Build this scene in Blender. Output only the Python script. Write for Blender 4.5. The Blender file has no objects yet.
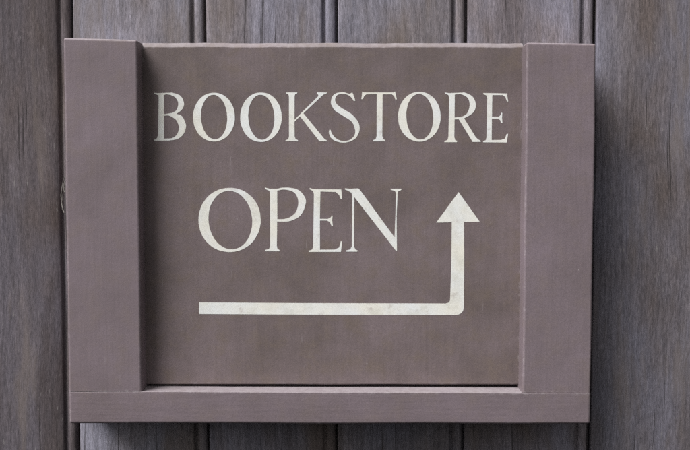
import bpy, bmesh, math, random
from mathutils import Vector, Matrix, noise

S = bpy.context.scene
COL = S.collection
R = math.radians
random.seed(7)

# ------------------------------------------------------------------ measures
EYE = Vector((0.0, -1.0, 1.60))        # eye point, one metre before the front of the frame
PITCH = R(3.5)                         # looking slightly down
FOC = 1000.0
FRONT, PANEL_Y, WALL_Y = 0.0, 0.024, 0.070

def at(u, v, y):
    """point on the vertical plane at depth y that was measured at (u, v) in the survey photo"""
    x, z, d = (u - 345.0) / FOC, (225.0 - v) / FOC, 1.0
    dy = d * math.cos(PITCH) + z * math.sin(PITCH)
    dz = -d * math.sin(PITCH) + z * math.cos(PITCH)
    t = (y - EYE.y) / dy
    return Vector((EYE.x + x * t, y, EYE.z + dz * t))

# ------------------------------------------------------------------ helpers
def empty(name, loc, label=None, cat=None):
    o = bpy.data.objects.new(name, None)
    o.location = loc
    o.empty_display_size = 0.05
    COL.objects.link(o)
    if label: o["label"] = label
    if cat: o["category"] = cat
    return o

def link(name, me, mat, parent=None):
    o = bpy.data.objects.new(name, me)
    COL.objects.link(o)
    if mat: me.materials.append(mat)
    if parent: o.parent = parent
    return o

def from_bm(name, bm, mat, parent=None, smooth=True):
    me = bpy.data.meshes.new(name)
    bmesh.ops.recalc_face_normals(bm, faces=bm.faces)
    for f in bm.faces: f.smooth = smooth
    bm.to_mesh(me); bm.free()
    return link(name, me, mat, parent)

def bar(name, front, depth0, depth1, mat, parent, org, bevel=0.002, cuts=22, wob=0.0004, seed=0, tight=None):
    """a planed and painted timber: four front corners (tl, tr, br, bl) carried back from depth0 to depth1"""
    bm = bmesh.new()
    vs = []
    for y in (depth0, depth1):
        for c in front:
            vs.append(bm.verts.new((c.x - org.x, y - org.y, c.z - org.z)))
    a = vs
    for q in ((0, 1, 2, 3), (7, 6, 5, 4), (0, 4, 5, 1), (1, 5, 6, 2), (2, 6, 7, 3), (3, 7, 4, 0)):
        bm.faces.new([a[i] for i in q])
    bmesh.ops.recalc_face_normals(bm, faces=bm.faces)
    L = [(e, e.calc_length()) for e in bm.edges]
    big = max(l for _, l in L)
    longs = [e for e, l in L if l > 0.6 * big]
    bmesh.ops.subdivide_edges(bm, edges=longs, cuts=cuts, use_grid_fill=True)
    bm.edges.ensure_lookup_table()
    sharp = [e for e in bm.edges if len(e.link_faces) == 2 and e.calc_face_angle() > 0.8]
    if tight:
        zs = [v.co.z for v in bm.verts]; lim = min(zs) if tight == 'bottom' else max(zs)
        lo = [e for e in sharp if all(abs(v.co.z - lim) < 0.004 for v in e.verts)]
        sharp = [e for e in sharp if e not in lo]
    bmesh.ops.bevel(bm, geom=sharp, offset=bevel, segments=3, profile=0.55, affect='EDGES', clamp_overlap=True)
    if tight:
        zs = [v.co.z for v in bm.verts]; lim = min(zs) if tight == 'bottom' else max(zs)
        lo = [e for e in bm.edges if len(e.link_faces) == 2 and e.calc_face_angle() > 0.8
              and all(abs(v.co.z - lim) < 0.004 for v in e.verts)]
        bmesh.ops.bevel(bm, geom=lo, offset=0.00025, segments=2, profile=0.5, affect='EDGES', clamp_overlap=True)
    for v in bm.verts:
        p = v.co * 9 + Vector((seed * 3.1, seed * 1.7, 0))
        n = noise.noise_vector(p)
        p2 = v.co * 60 + Vector((seed, 0, 5))
        n2 = noise.noise_vector(p2)
        v.co += Vector((n.x, n.y * 0.5, n.z)) * wob + Vector((n2.x, n2.y * 0.4, n2.z)) * wob * 0.35
    o = from_bm(name, bm, mat, parent)
    m = o.modifiers.new("wn", 'WEIGHTED_NORMAL'); m.keep_sharp = True
    return o

def smooth_path(pts):
    """points are (x, y) corners or (x, y, 1) smooth; smooth runs are rounded by Catmull-Rom"""
    n = len(pts); out = []
    P = [Vector((p[0], p[1])) for p in pts]
    sm = [len(p) > 2 for p in pts]
    for i in range(n):
        j = (i + 1) % n
        p1, p2 = P[i], P[j]
        out.append(p1)
        if sm[i] or sm[j]:
            p0 = P[i - 1] if sm[i] else p1 - (p2 - p1)
            p3 = P[(j + 1) % n] if sm[j] else p2 + (p2 - p1)
            for k in range(1, 8):
                t = k / 8.0
                out.append(0.5 * ((2 * p1) + (p2 - p0) * t + (2 * p0 - 5 * p1 + 4 * p2 - p3) * t * t
                                  + (3 * p1 - p0 - 3 * p2 + p3) * t ** 3))
    return out

def oval(cx, cy, rx, ry, tilt=0.0, n=64, pw=2.0):
    out = []
    for k in range(n):
        a = 2 * math.pi * k / n
        c, s = math.cos(a), math.sin(a)
        x = rx * math.copysign(abs(c) ** (2 / pw), c)
        y = ry * math.copysign(abs(s) ** (2 / pw), s)
        ct, st = math.cos(tilt), math.sin(tilt)
        out.append(Vector((cx + x * ct - y * st, cy + x * st + y * ct)))
    return out

def paint_mark(name, contours, origin, scale, mat, parent, org, thick=0.00016, seed=0):
    """a mark cut from thin vinyl or thick paint lying on the panel face"""
    cu = bpy.data.curves.new(name, 'CURVE')
    cu.dimensions = '2D'; cu.fill_mode = 'BOTH'; cu.extrude = thick; cu.offset = -0.00012
    for c in contours:
        sp = cu.splines.new('POLY')
        sp.points.add(len(c) - 1)
        for k, q in enumerate(c):
            w = at(origin[0] + q.x / scale, origin[1] + q.y / scale, PANEL_Y)
            jx = noise.noise(Vector((w.x * 170, w.z * 170, seed))) * 0.00022
            jz = noise.noise(Vector((w.x * 170, w.z * 170, seed + 40))) * 0.00022
            sp.points[k].co = (w.x - org.x + jx, w.z - org.z + jz, 0, 1)
        sp.use_cyclic_u = True
    tmp = bpy.data.objects.new("tmp", cu); COL.objects.link(tmp)
    dg = bpy.context.evaluated_depsgraph_get()
    me = bpy.data.meshes.new_from_object(tmp.evaluated_get(dg))
    bpy.data.objects.remove(tmp); bpy.data.curves.remove(cu)
    me.materials.clear()
    me.transform(Matrix.Rotation(math.pi / 2, 4, 'X'))
    me.transform(Matrix.Translation((0, PANEL_Y - org.y, 0)))
    me.name = name
    return link(name, me, mat, parent)

# ------------------------------------------------------------------ materials
class NT:
    def __init__(self, name):
        self.m = bpy.data.materials.new(name); self.m.use_nodes = True
        self.t = self.m.node_tree
        self.b = self.t.nodes["Principled BSDF"]
    def n(self, kind, **kw):
        o = self.t.nodes.new(kind)
        for k, v in kw.items(): setattr(o, k, v)
        return o
    def l(self, a, b): self.t.links.new(a, b)
    def val(self, sock, v):
        if hasattr(v, "is_output"): self.l(v, sock)
        else: sock.default_value = v
    def math(self, op, a, b=0.0, clamp=False):
        o = self.n("ShaderNodeMath", operation=op, use_clamp=clamp)
        self.val(o.inputs[0], a); self.val(o.inputs[1], b)
        return o.outputs[0]
    def mix(self, f, a, b, mode='MIX'):
        o = self.n("ShaderNodeMix", data_type='RGBA', blend_type=mode)
        self.val(o.inputs[0], f); self.val(o.inputs[6], a); self.val(o.inputs[7], b)
        return o.outputs[2]
    def noise(self, vec, scale, detail=4, rough=0.55, dist=0.0):
        o = self.n("ShaderNodeTexNoise")
        self.l(vec, o.inputs["Vector"])
        o.inputs["Scale"].default_value = scale; o.inputs["Detail"].default_value = detail
        o.inputs["Roughness"].default_value = rough; o.inputs["Distortion"].default_value = dist
        return o.outputs["Fac"]
    def map(self, vec, scale=(1, 1, 1), loc=(0, 0, 0), rot=(0, 0, 0)):
        o = self.n("ShaderNodeMapping")
        self.l(vec, o.inputs[0]); o.inputs[1].default_value = loc
        o.inputs[2].default_value = rot; o.inputs[3].default_value = scale
        return o.outputs[0]
    def ramp(self, f, *stops):
        o = self.n("ShaderNodeValToRGB")
        e = o.color_ramp.elements
        while len(e) < len(stops): e.new(0.5)
        for k, (p, c) in enumerate(stops):
            e[k].position = p
            e[k].color = (c, c, c, 1) if isinstance(c, (int, float)) else (*c, 1)
        self.l(f, o.inputs[0])
        return o.outputs[0]
    def pos(self):
        return self.n("ShaderNodeNewGeometry").outputs["Position"]
    def bump(self, h, strength, dist):
        o = self.n("ShaderNodeBump")
        o.inputs["Strength"].default_value = strength; o.inputs["Distance"].default_value = dist
        self.l(h, o.inputs["Height"]); self.l(o.outputs[0], self.b.inputs["Normal"])

def wood_mat():
    k = NT("weathered_boards")
    oi = k.n("ShaderNodeObjectInfo")
    off = k.n("ShaderNodeVectorMath", operation='SCALE')
    k.l(oi.outputs["Random"], off.inputs["Scale"]); off.inputs[0].default_value = (13, 7, 29)
    ad = k.n("ShaderNodeVectorMath", operation='ADD')
    k.l(k.pos(), ad.inputs[0]); k.l(off.outputs[0], ad.inputs[1])
    p = ad.outputs[0]
    # slow sideways drift of the grain
    dr = k.noise(k.map(p, (1, 1, 1)), 3.0, 2)
    dv = k.n("ShaderNodeCombineXYZ"); k.l(k.math('MULTIPLY', k.math('SUBTRACT', dr, 0.5), 0.03), dv.inputs[0])
    ad2 = k.n("ShaderNodeVectorMath", operation='ADD'); k.l(p, ad2.inputs[0]); k.l(dv.outputs[0], ad2.inputs[1])
    p = ad2.outputs[0]
    broad = k.noise(k.map(p, (1, 1, 0.12)), 24, 5, 0.55)
    streak = k.noise(k.map(p, (1, 1, 0.06)), 260, 7, 0.72)
    fine = k.noise(k.map(p, (1, 1, 0.14)), 1000, 5, 0.8)
    patch = k.noise(k.map(p, (1, 1, 0.45)), 9, 4, 0.6)
    patch2 = k.noise(k.map(p, (1, 1, 0.3), (4, 2, 8)), 16, 5, 0.65)
    col = k.mix(k.ramp(patch, (0.375, 0), (0.585, 1)), (0.150, 0.124, 0.113, 1), (0.205, 0.199, 0.232, 1))
    col = k.mix(k.math('MULTIPLY', k.ramp(patch2, (0.5, 0), (0.68, 1)), 0.55), col, (0.245, 0.225, 0.235, 1))
    col = k.mix(k.math('MULTIPLY', k.ramp(broad, (0.34, 1), (0.5, 0)), 0.55), col, (0.098, 0.083, 0.080, 1))
    s1 = k.ramp(streak, (0.30, 0.66), (0.5, 0.98), (0.72, 1.32))
    s2 = k.ramp(fine, (0.30, 0.42), (0.5, 1.0), (0.72, 1.65))
    col = k.mix(1.0, col, s1, 'MULTIPLY'); col = k.mix(0.9, col, s2, 'MULTIPLY')
    col = k.mix(1.0, col, oi.outputs["Color"], 'MULTIPLY')
    flk = k.noise(k.map(p, (1, 1, 0.22), (8, 1, 3)), 420, 2, 0.5)
    col = k.mix(k.math('MULTIPLY', k.ramp(flk, (0.68, 0), (0.76, 1)), 0.45), col, (0.34, 0.32, 0.31, 1))
    tan = k.noise(k.map(p, (1, 1, 0.16), (1, 5, 2)), 38, 4, 0.6)
    col = k.mix(k.math('MULTIPLY', k.ramp(tan, (0.54, 0), (0.66, 1)), 0.5), col, (0.200, 0.165, 0.148, 1))
    # hairline checks
    chk = k.noise(k.map(p, (1, 1, 0.018), (3, 0, 1)), 210, 2, 0.5)
    c2 = k.ramp(chk, (0.285, 1), (0.325, 0))
    col = k.mix(k.math('MULTIPLY', c2, 0.6), col, (0.03, 0.026, 0.024, 1))
    k.l(col, k.b.inputs["Base Color"])
    k.b.inputs["Roughness"].default_value = 0.8
    k.b.inputs["Specular IOR Level"].default_value = 0.25
    h = k.math('ADD', k.math('MULTIPLY', streak, 0.8), k.math('MULTIPLY', fine, 0.6))
    h = k.math('SUBTRACT', h, k.math('MULTIPLY', c2, 0.8))
    k.bump(h, 0.65, 0.0007)
    return k.m

def paint_mat(name, base, vertical, wear=0.5, mottle=0.5, nick=0.5, worn=(0.46, 0.42, 0.43)):
    k = NT(name)
    p = k.pos()
    g = (1, 1, 0.05) if vertical else (0.05, 1, 1)
    grain = k.noise(k.map(p, g), 260, 4, 0.6)
    brush = k.noise(k.map(p, tuple(0.35 if c == 1 else c for c in g)), 700, 3, 0.6)
    cloud = k.noise(p, 14, 5, 0.6)
    cloud2 = k.noise(k.map(p, (1, 1, 1), (5, 5, 5)), 42, 4, 0.65)
    grit = k.noise(p, 1100, 3, 0.6)
    b = Vector(base)
    lo = (*(b * (1 - 0.16 * mottle)), 1)
    hi = (b.x * (1 + 0.10 * mottle), b.y * (1 + 0.10 * mottle), b.z * (1 + 0.17 * mottle), 1)
    col = k.mix(k.ramp(cloud, (0.34, 0), (0.66, 1)), lo, hi)
    warm = (b.x * 0.98, b.y * 0.96, b.z * 0.80, 1)
    col = k.mix(k.math('MULTIPLY', k.ramp(cloud2, (0.48, 0), (0.68, 1)), 0.5 * mottle), col, warm)
    col = k.mix(0.16, col, k.ramp(grain, (0.3, 0.72), (0.5, 1.0), (0.7, 1.25)), 'MULTIPLY')
    col = k.mix(0.30, col, k.ramp(grit, (0.3, 0.56), (0.5, 1.0), (0.7, 1.44)), 'MULTIPLY')
    # rubbed, chalky streaks and fine scuffs
    sc = k.noise(k.map(p, (1, 1, 0.12) if vertical else (0.12, 1, 1), (7, 7, 2), (0, R(24), 0)), 330, 2, 0.5)
    scm = k.noise(k.map(p, (1, 1, 1), (2, 3, 9)), 20, 3, 0.6)
    col = k.mix(k.math('MULTIPLY', k.math('MULTIPLY', k.ramp(sc, (0.66, 0), (0.74, 1)), k.ramp(scm, (0.48, 0), (0.62, 1))), 0.28),
                col, (0.36, 0.32, 0.33, 1))
    # paint rubbed thin on the arrises
    bev = k.n("ShaderNodeBevel"); bev.samples = 4; bev.inputs["Radius"].default_value = 0.0042
    dot = k.n("ShaderNodeVectorMath", operation='DOT_PRODUCT')
    geo = k.n("ShaderNodeNewGeometry")
    k.l(bev.outputs[0], dot.inputs[0]); k.l(geo.outputs["True Normal"], dot.inputs[1])
    edge = k.ramp(dot.outputs["Value"], (0.90, 1), (0.992, 0))
    wn = k.noise(k.map(p, (1, 1, 1), (2, 9, 4)), 130, 5, 0.7)
    w = k.math('MULTIPLY', edge, k.ramp(wn, (0.50, 0), (0.62, 1)))
    col = k.mix(k.math('MULTIPLY', w, wear), col, (*worn, 1))
    # paler, noise-broken tint on faces that look upward
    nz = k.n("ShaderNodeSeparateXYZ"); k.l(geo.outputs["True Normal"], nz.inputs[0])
    up_pale = k.math('MULTIPLY', k.ramp(nz.outputs[2], (0.45, 0), (0.80, 1)), k.ramp(wn, (0.30, 0.35), (0.62, 1)))
    col = k.mix(k.math('MULTIPLY', up_pale, 0.7), col, (0.37, 0.335, 0.35, 1))
    # scattered pale nicks
    nk = k.noise(k.map(p, (1, 1, 1), (1, 1, 7)), 240, 1, 0.4)
    col = k.mix(k.math('MULTIPLY', k.ramp(nk, (0.80, 0), (0.83, 1)), nick), col, (0.5, 0.47, 0.47, 1))
    k.l(col, k.b.inputs["Base Color"])
    k.l(k.ramp(cloud2, (0.3, 0.50), (0.7, 0.66)), k.b.inputs["Roughness"])
    k.b.inputs["Specular IOR Level"].default_value = 0.35
    h = k.math('ADD', k.math('MULTIPLY', grain, 0.9), k.math('MULTIPLY', brush, 0.35))
    h = k.math('ADD', h, k.math('MULTIPLY', cloud2, 2.0))
    h = k.math('ADD', h, k.math('MULTIPLY', grit, 0.35))
    k.bump(h, 0.26, 0.0006)
    return k.m

def letter_mat():
    k = NT("cream_lettering")
    p = k.pos()
    c1 = k.noise(p, 55, 5, 0.65); c2 = k.noise(k.map(p, (1, 1, 1), (3, 1, 2)), 24, 4, 0.6)
    g = k.noise(p, 500, 3, 0.6)
    col = k.mix(k.ramp(c2, (0.35, 0), (0.65, 1)), (0.85, 0.87, 0.86, 1), (0.88, 0.855, 0.755, 1))
    col = k.mix(k.math('MULTIPLY', k.ramp(c1, (0.50, 0), (0.68, 1)), 0.5), col, (0.66, 0.65, 0.57, 1))
    rub = k.noise(k.map(p, (1, 1, 1), (6, 2, 1)), 95, 6, 0.75)
    col = k.mix(k.math('MULTIPLY', k.ramp(rub, (0.57, 0), (0.70, 1)), 0.5), col, (0.40, 0.33, 0.30, 1))
    col = k.mix(0.5, col, k.ramp(g, (0.3, 0.86), (0.6, 1.04)), 'MULTIPLY')
    k.l(col, k.b.inputs["Base Color"])
    k.b.inputs["Roughness"].default_value = 0.55
    k.b.inputs["Specular IOR Level"].default_value = 0.3
    k.bump(g, 0.15, 0.0003)
    return k.m

def fibre_mat():
    k = NT("pale_fibre")
    f = k.noise(k.pos(), 300, 3)
    k.l(k.mix(f, (0.14, 0.128, 0.118, 1), (0.25, 0.23, 0.21, 1)), k.b.inputs["Base Color"])
    k.b.inputs["Roughness"].default_value = 0.9
    return k.m

WOOD = wood_mat()
FRAME = (0.210, 0.167, 0.178)
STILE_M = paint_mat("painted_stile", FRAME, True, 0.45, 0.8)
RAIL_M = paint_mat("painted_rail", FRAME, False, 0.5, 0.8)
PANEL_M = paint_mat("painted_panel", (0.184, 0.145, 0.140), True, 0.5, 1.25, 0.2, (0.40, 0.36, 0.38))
LETTER_M = letter_mat()
FIBRE_M = fibre_mat()

# ------------------------------------------------------------------ the wall of beaded boards
def board_mesh(width, rnd, seed):
    """tongue and groove board with a bead along its right edge; face at y = 0, running in z"""
    bead = 0.0100; gap = 0.0030
    xb1 = width - gap                       # right side of the bead
    xb0 = xb1 - bead
    q = 0.0036                              # quirk beside the bead
    prof = [(0.0, 0.019), (0.0, 0.0016), (0.0005, 0.0005), (0.0016, 0.0)]
    for k in range(1, 12):
        prof.append((0.0016 + (xb0 - q - rnd - 0.0016) * k / 12.0, -0.0005 * math.sin(math.pi * k / 12)))
    for k in range(0, 6):
        a = math.pi / 2 * k / 6
        prof.append((xb0 - q - rnd + rnd * math.sin(a), 0.0030 * (1 - math.cos(a)) * min(1.0, rnd / 0.005)))
    prof += [(xb0 - q, 0.0036), (xb0 - q * 0.7, 0.0058), (xb0 - q * 0.25, 0.0058)]
    for k in range(0, 9):
        a = math.pi * k / 8
        prof.append((xb0 + bead / 2 - bead / 2 * math.cos(a), 0.0046 - 0.0040 * math.sin(a)))
    prof += [(xb1, 0.011), (width + 0.004, 0.011), (width + 0.004, 0.016), (xb1, 0.016), (xb1, 0.019)]
    z0, z1, n = -0.75, 0.75, 110
    bm = bmesh.new(); rows = []
    for i in range(n + 1):
        z = z0 + (z1 - z0) * i / n
        row = []
        for j, (x, y) in enumerate(prof):
            jx = noise.noise(Vector((seed * 7.3, z * 9, x * 12))) * 0.00055
            jy = noise.noise(Vector((seed * 3.7, z * 7, x * 30 + 9))) * 0.0005
            row.append(bm.verts.new((x + jx, y + jy, z)))
        rows.append(row)
    m = len(prof)
    for i in range(n):
        for j in range(m):
            k = (j + 1) % m
            bm.faces.new((rows[i][j], rows[i][k], rows[i + 1][k], rows[i + 1][j]))
    bm.faces.new(rows[0]); bm.faces.new(list(reversed(rows[-1])))
    return bm

wall = empty("board_wall", (0, WALL_Y, 1.54),
             "weathered grey wall of upright beaded boards behind the bookstore sign", "wall")
joints_u = [72.8, 206.0, 337.8, 467.6, 597.0]              # right-hand joint of each board
jx = [at(u, 20, WALL_Y).x for u in joints_u]
pitch = (jx[-1] - jx[0]) / 4
jx = [jx[0] - 2 * pitch, jx[0] - pitch] + jx + [jx[-1] + k * pitch for k in (1, 2, 3, 4)] + [jx[0] - k * pitch for k in (4, 3)]
tint = {2: (0.64, 0.585, 0.575), 3: (1.34, 1.34, 1.38), 4: (1.28, 1.26, 1.30), 5: (1.22, 1.22, 1.27),
        6: (1.26, 1.22, 1.26), 7: (0.96, 0.94, 0.97)}
for i in range(1, len(jx)):
    w = jx[i] - jx[i - 1] if jx[i] > jx[i - 1] else pitch
    o = from_bm("board", board_mesh(w, 0.014 if i == 2 else 0.0035, i), WOOD, wall)
    o.location = (jx[i] - w, 0.0012 * math.sin(i * 2.3), 0)
    t = tint.get(i, (0.95, 0.93, 0.95))
    o.color = (*t, 1)
    if i == 2: o["label"] = "darker brown grey board"

# ------------------------------------------------------------------ the sign
F = lambda u, v: at(u, v, FRONT)
ORG = Vector((F(330, 424).x, FRONT, F(330, 424).z))
sign = empty("wall_sign", ORG,
             "painted brown wooden sign reading BOOKSTORE OPEN with a cream arrow, in a three sided frame", "sign")
BACK = WALL_Y - 0.0022

lst = [F(63.2, 37.4), F(137.3, 39.6), F(141.8, 391.7), F(68.8, 391.7)]
rst = [F(526.8, 42.4), F(596.6, 43.6), F(590.8, 393.15), F(522.6, 392.95)]
rail = [F(68.8, 391.8), F(590.9, 393.3), F(590.2, 424.2), F(69.4, 423.8)]
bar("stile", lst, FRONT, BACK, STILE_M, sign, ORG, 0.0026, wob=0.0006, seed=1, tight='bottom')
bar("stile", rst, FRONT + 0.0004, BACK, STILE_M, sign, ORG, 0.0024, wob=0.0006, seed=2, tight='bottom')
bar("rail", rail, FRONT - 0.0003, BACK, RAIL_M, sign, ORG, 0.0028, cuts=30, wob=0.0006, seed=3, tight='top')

# the lettered panel stands in the frame, its top arris rounded over
def panel_mesh():
    x_tl = F(137.3, 40).x - 0.0005; x_bl = F(141.8, 391).x - 0.0005
    x_tr = F(526.8, 43).x + 0.0005; x_br = F(522.6, 391).x + 0.0005
    ztl = at(143, 42.6, PANEL_Y).z; ztr = at(522, 42.8, PANEL_Y).z
    zbl = at(143, 384.4, PANEL_Y).z; zbr = at(518, 384.6, PANEL_Y).z
    th = 0.013; r = 0.0046
    prof = [(0.0, th - 0.0005, 0), (0.0, 0.001, 0), (0.001, 0.0, 0)]
    for k in range(1, 20): prof.append((None, 0.0, k / 20.0))
    bm = bmesh.new(); rows = []
    nx = 60
    for i in range(nx + 1):
        s = i / nx
        zt = ztl + (ztr - ztl) * s + 0.0006 * noise.noise(Vector((s * 9, 2, 0))) + 0.0003 * noise.noise(Vector((s * 40, 7, 0)))
        zb = zbl + (zbr - zbl) * s + 0.0003 * noise.noise(Vector((s * 7, 8, 0)))
        col = []
        seq = [(zb, th), (zb, 0.0012), (zb + 0.0004, 0.0003), (zb + 0.0014, 0.0)]
        for k in range(1, 24): seq.append((zb + (zt - r - zb) * k / 24.0, 0.0))
        for k in range(0, 7):
            a = math.pi / 2 * k / 6
            q = k / 6.0
            seq.append((zt - r + r * (0.85 * q + 0.15 * math.sin(a)), r * (0.85 * q + 0.15 * (1 - math.cos(a)))))
        seq += [(zt, th)]
        for z, y in seq:
            f = (z - zb) / (zt - zb)
            xl = x_bl + (x_tl - x_bl) * f; xr = x_br + (x_tr - x_br) * f
            x = xl + (xr - xl) * s
            col.append(bm.verts.new((x - ORG.x, PANEL_Y + y - ORG.y, z - ORG.z)))
        rows.append(col)
    m = len(rows[0])
    for i in range(nx):
        for j in range(m):
            k = (j + 1) % m
            bm.faces.new((rows[i][j], rows[i + 1][j], rows[i + 1][k], rows[i][k]))
    bm.faces.new(rows[0]); bm.faces.new(list(reversed(rows[-1])))
    return bm
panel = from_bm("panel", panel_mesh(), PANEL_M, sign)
for f in panel.data.polygons: f.use_smooth = False

# lettering, each character its own mark on the panel
Z1 = 450 / 59.0 ; Z1 = 7.625
A1, A2, A3, A4, A5 = (150, 88), (230, 88), (280, 88), (350, 88), (430, 88)
Z2 = 5.75
L6, L7 = (190, 182), (300, 182)

B_ = [smooth_path([(28, 35), (62, 38), (150, 35), (178, 36, 1), (235, 62, 1), (261, 118, 1), (244, 165, 1), (204, 197),
                   (245, 215, 1), (275, 285, 1), (258, 348, 1), (215, 388, 1), (150, 402), (30, 404), (30, 394),
                   (52, 384), (61, 362), (66, 72), (60, 54), (30, 45)]),
      smooth_path([(108, 52), (140, 50, 1), (192, 72, 1), (214, 118, 1), (200, 168, 1), (165, 190, 1), (108, 198)]),
      smooth_path([(108, 212), (145, 212, 1), (196, 242, 1), (220, 300, 1), (204, 356, 1), (165, 382, 1), (108, 386)])]
O1 = [oval(488, 222, 160, 187, 0, pw=2.05), oval(489, 222, 99, 169, -0.05)]
O2 = [oval(236, 223, 159, 190, 0, pw=2.05), oval(239, 223, 99, 171, -0.05)]
K_ = [smooth_path([(45, 32), (132, 32), (131, 41), (116, 48), (112, 62), (112, 240), (293, 60), (291, 50), (281, 42),
                   (280, 33), (358, 33), (356, 42), (331, 51), (180, 193), (322, 366), (340, 386), (358, 398), (358, 408),
                   (300, 408), (152, 217), (112, 258), (112, 368), (118, 388), (138, 398), (138, 408), (42, 408),
                   (42, 398), (62, 390), (68, 368), (68, 62), (62, 48), (45, 41)])]
S_ = [smooth_path([(553, 35), (566, 66), (576, 98), (563, 101), (546, 76, 1), (518, 54, 1), (475, 46, 1), (436, 56, 1),
                   (421, 88, 1), (432, 120, 1), (474, 154, 1), (542, 196, 1), (592, 250, 1), (609, 308, 1), (592, 364, 1),
                   (550, 402, 1), (490, 418, 1), (430, 409, 1), (390, 384, 1), (373, 346, 1), (375, 318), (386, 318),
                   (401, 354, 1), (434, 389, 1), (490, 404, 1), (540, 391, 1), (570, 352, 1), (568, 302, 1), (543, 254, 1),
                   (488, 218, 1), (422, 176, 1), (392, 132, 1), (388, 98, 1), (400, 61, 1), (430, 39, 1), (480, 31, 1),
                   (528, 43, 1), (543, 36)])]
T_ = [smooth_path([(92, 25), (106, 33), (334, 33), (345, 24), (350, 52), (358, 88), (346, 89), (336, 62), (320, 49),
                   (250, 49), (248, 368), (254, 388), (270, 398), (268, 408), (175, 408), (175, 398), (195, 388),
                   (202, 368), (203, 49), (125, 49), (108, 62), (98, 86), (85, 86), (90, 55)])]
O3 = [oval(529, 219, 163, 191, 0, pw=2.05), oval(532, 219, 102, 173, -0.05)]
R_ = [smooth_path([(112, 33), (145, 38), (248, 34), (270, 36, 1), (325, 66, 1), (351, 126, 1), (330, 188, 1), (262, 232),
                   (345, 368), (362, 388), (388, 402), (388, 412), (325, 412), (218, 240), (188, 240), (186, 374),
                   (192, 396), (208, 404), (206, 415), (110, 415), (110, 405), (134, 395), (140, 370), (145, 72),
                   (139, 54), (114, 42)]),
      smooth_path([(190, 50), (236, 49, 1), (284, 74, 1), (302, 128, 1), (284, 190, 1), (240, 219, 1), (188, 224)])]
E_ = [smooth_path([(405, 37), (590, 40), (592, 70), (597, 103), (586, 104), (575, 72), (556, 56), (476, 55), (473, 218),
                   (524, 218), (539, 205), (542, 186), (552, 190), (550, 226), (553, 268), (541, 268), (535, 246),
                   (520, 235), (473, 235), (471, 396), (540, 396), (570, 386), (585, 350), (597, 349), (586, 417),
                   (405, 415), (405, 405), (425, 398), (430, 374), (435, 76), (428, 57), (407, 48)])]
O4 = [oval(228, 218, 179.5, 185, 0, pw=2.05), oval(232, 219, 125, 168, -0.10)]
P_ = [smooth_path([(430, 30), (456, 38), (500, 38), (550, 31, 1), (618, 43, 1), (658, 82, 1), (666, 124, 1), (638, 190, 1),
                   (575, 225, 1), (502, 228), (500, 368), (504, 385), (517, 391), (515, 399), (432, 399), (432, 390),
                   (454, 385), (460, 368), (460, 66), (455, 51), (432, 40)]),
      smooth_path([(502, 50), (550, 45, 1), (602, 64, 1), (622, 112, 1), (608, 172, 1), (560, 208, 1), (502, 213)])]
E2 = [smooth_path([(55, 33), (80, 41), (238, 42), (240, 70), (243, 98), (233, 99), (225, 76), (206, 58), (118, 55),
                   (115, 211), (160, 211), (177, 201), (182, 189), (188, 194), (185, 220), (190, 253), (181, 253),
                   (172, 233), (156, 222), (115, 222), (115, 388), (200, 388), (224, 376), (235, 340), (243, 343),
                   (236, 402), (50, 402), (50, 395), (70, 388), (76, 370), (80, 70), (75, 52), (57, 43)])]
N_ = [smooth_path([(258, 35), (285, 39), (336, 36), (350, 52), (543, 316), (548, 190), (551, 64), (545, 52), (522, 46),
                   (520, 38), (585, 38), (583, 47), (567, 53), (562, 66), (556, 200), (558, 396), (550, 395), (314, 88),
                   (312, 372), (319, 387), (333, 393), (330, 401), (265, 401), (265, 393), (288, 387), (297, 370),
                   (301, 80), (296, 63), (276, 51), (258, 44)])]
marks = [(B_, A1, Z1), (O1, A1, Z1), (O2, A2, Z1), (K_, A3, Z1), (S_, A3, Z1), (T_, A4, Z1), (O3, A4, Z1),
         (R_, A5, Z1), (E_, A5, Z1), (O4, L6, Z2), (P_, L6, Z2), (E2, L7, Z2), (N_, L7, Z2)]
for i, (c, o, z) in enumerate(marks):
    paint_mark("letter", c, o, z, LETTER_M, panel, ORG, seed=i * 3)
arrow = [smooth_path([(199.0, 302.3), (300, 303.0), (445.5, 303.6), (449.2, 302.2, 1), (450.2, 298.5), (451.3, 260), (451.7, 222.4),
                      (436.0, 222.6), (458.6, 191.9), (480.0, 221.7), (464.2, 222.1), (464.3, 260), (464.0, 305.5),
                      (463.2, 310.4, 1), (460.2, 313.8, 1), (455.8, 315.2), (300, 314.6), (199.0, 314.1)])]
paint_mark("arrow", arrow, (0, 0), 1.0, LETTER_M, panel, ORG, seed=77)

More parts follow.
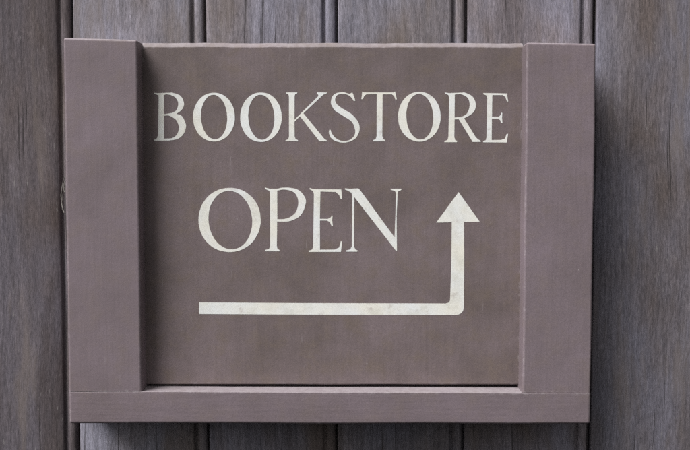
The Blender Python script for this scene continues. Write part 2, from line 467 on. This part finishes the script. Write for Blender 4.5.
# ------------------------------------------------------------------ wisp of fibre caught behind the left edge
def tube(bm, pts, rad):
    rings = []
    for i, p in enumerate(pts):
        d = (pts[min(i + 1, len(pts) - 1)] - pts[max(i - 1, 0)]).normalized()
        a = d.orthogonal().normalized(); b = d.cross(a)
        r = rad * (0.45 + 0.55 * math.sin(math.pi * (i + 0.4) / len(pts)))
        rings.append([bm.verts.new(p + (a * math.cos(t) + b * math.sin(t)) * r) for t in [k * math.pi / 3 for k in range(6)]])
    for i in range(len(rings) - 1):
        for k in range(6):
            bm.faces.new((rings[i][k], rings[i][(k + 1) % 6], rings[i + 1][(k + 1) % 6], rings[i + 1][k]))
    bm.faces.new(rings[0][::-1]); bm.faces.new(rings[-1])
bm = bmesh.new()
fy = 0.020
fo = at(63, 212, fy)
strands = [([(65.2, 176, .016), (63.6, 180, .019), (62.2, 187, .021), (61.2, 195, .022), (61.6, 203, .021), (63.2, 210, .019), (64.6, 214, .016)], 0.0007),
           ([(65.6, 180, .012), (64.6, 183, .013), (63.9, 188, .014), (64.3, 191, .014), (65.6, 193, .012)], 0.0008),
           ([(65.4, 186, .010), (64.0, 190, .016), (62.4, 197, .021), (62.0, 206, .022), (62.6, 213, .024)], 0.0004)]
for pts, r in strands:
    q = [Vector((p[0], p[1], p[2])) for p in pts]
    fine = []
    for i in range(len(q) - 1):
        for s in range(4):
            c = q[i].lerp(q[i + 1], s / 4)
            fine.append(at(c.x + 0.25 * noise.noise(Vector((c.y * .4, i, r * 999))), c.y, c.z) - fo)
    tube(bm, fine, r)
fib = from_bm("fibre_wisp", bm, FIBRE_M)
fib.location = fo
fib["label"] = "thin pale frayed wisp of fibre clinging to the left edge of the sign"
fib["category"] = "fibre"

# ------------------------------------------------------------------ light, sky, camera
sun_dir = Vector((-0.48, -0.36, 0.80)).normalized()
el = math.asin(sun_dir.z); az = math.atan2(sun_dir.x, sun_dir.y)
w = bpy.data.worlds.new("World"); S.world = w; w.use_nodes = True
nt = w.node_tree
sky = nt.nodes.new("ShaderNodeTexSky"); sky.sky_type = 'NISHITA'; sky.sun_disc = False
sky.sun_elevation = el; sky.sun_rotation = az
sky.air_density = 1.0; sky.dust_density = 4.0; sky.ozone_density = 1.0
hs = nt.nodes.new("ShaderNodeHueSaturation"); hs.inputs["Saturation"].default_value = 0.0   # veiled, nearly white sky
nt.links.new(sky.outputs[0], hs.inputs["Color"]); nt.links.new(hs.outputs[0], nt.nodes["Background"].inputs[0])
nt.nodes["Background"].inputs[1].default_value = 0.05
sl = bpy.data.lights.new("sun", 'SUN'); sl.energy = 2.3; sl.angle = R(36); sl.color = (1.0, 0.985, 0.985)
so = bpy.data.objects.new("sun", sl); COL.objects.link(so)
so.rotation_euler = (-sun_dir).to_track_quat('-Z', 'Y').to_euler(); so.location = (-2, -2, 4)

cam = bpy.data.cameras.new("camera"); cam.sensor_width = 36; cam.lens = 36 * FOC / 690
cam.clip_start = 0.05; cam.clip_end = 100
cam.dof.use_dof = True; cam.dof.focus_distance = 1.012; cam.dof.aperture_fstop = 16.0
co = bpy.data.objects.new("camera", cam); COL.objects.link(co)
co.location = EYE; co.rotation_euler = (math.pi / 2 - PITCH, 0, 0)
S.camera = co
S.cycles.use_denoising = False
S.view_settings.view_transform = 'Standard'; S.view_settings.look = 'None'
S.view_settings.exposure = 0.98; S.view_settings.gamma = 1
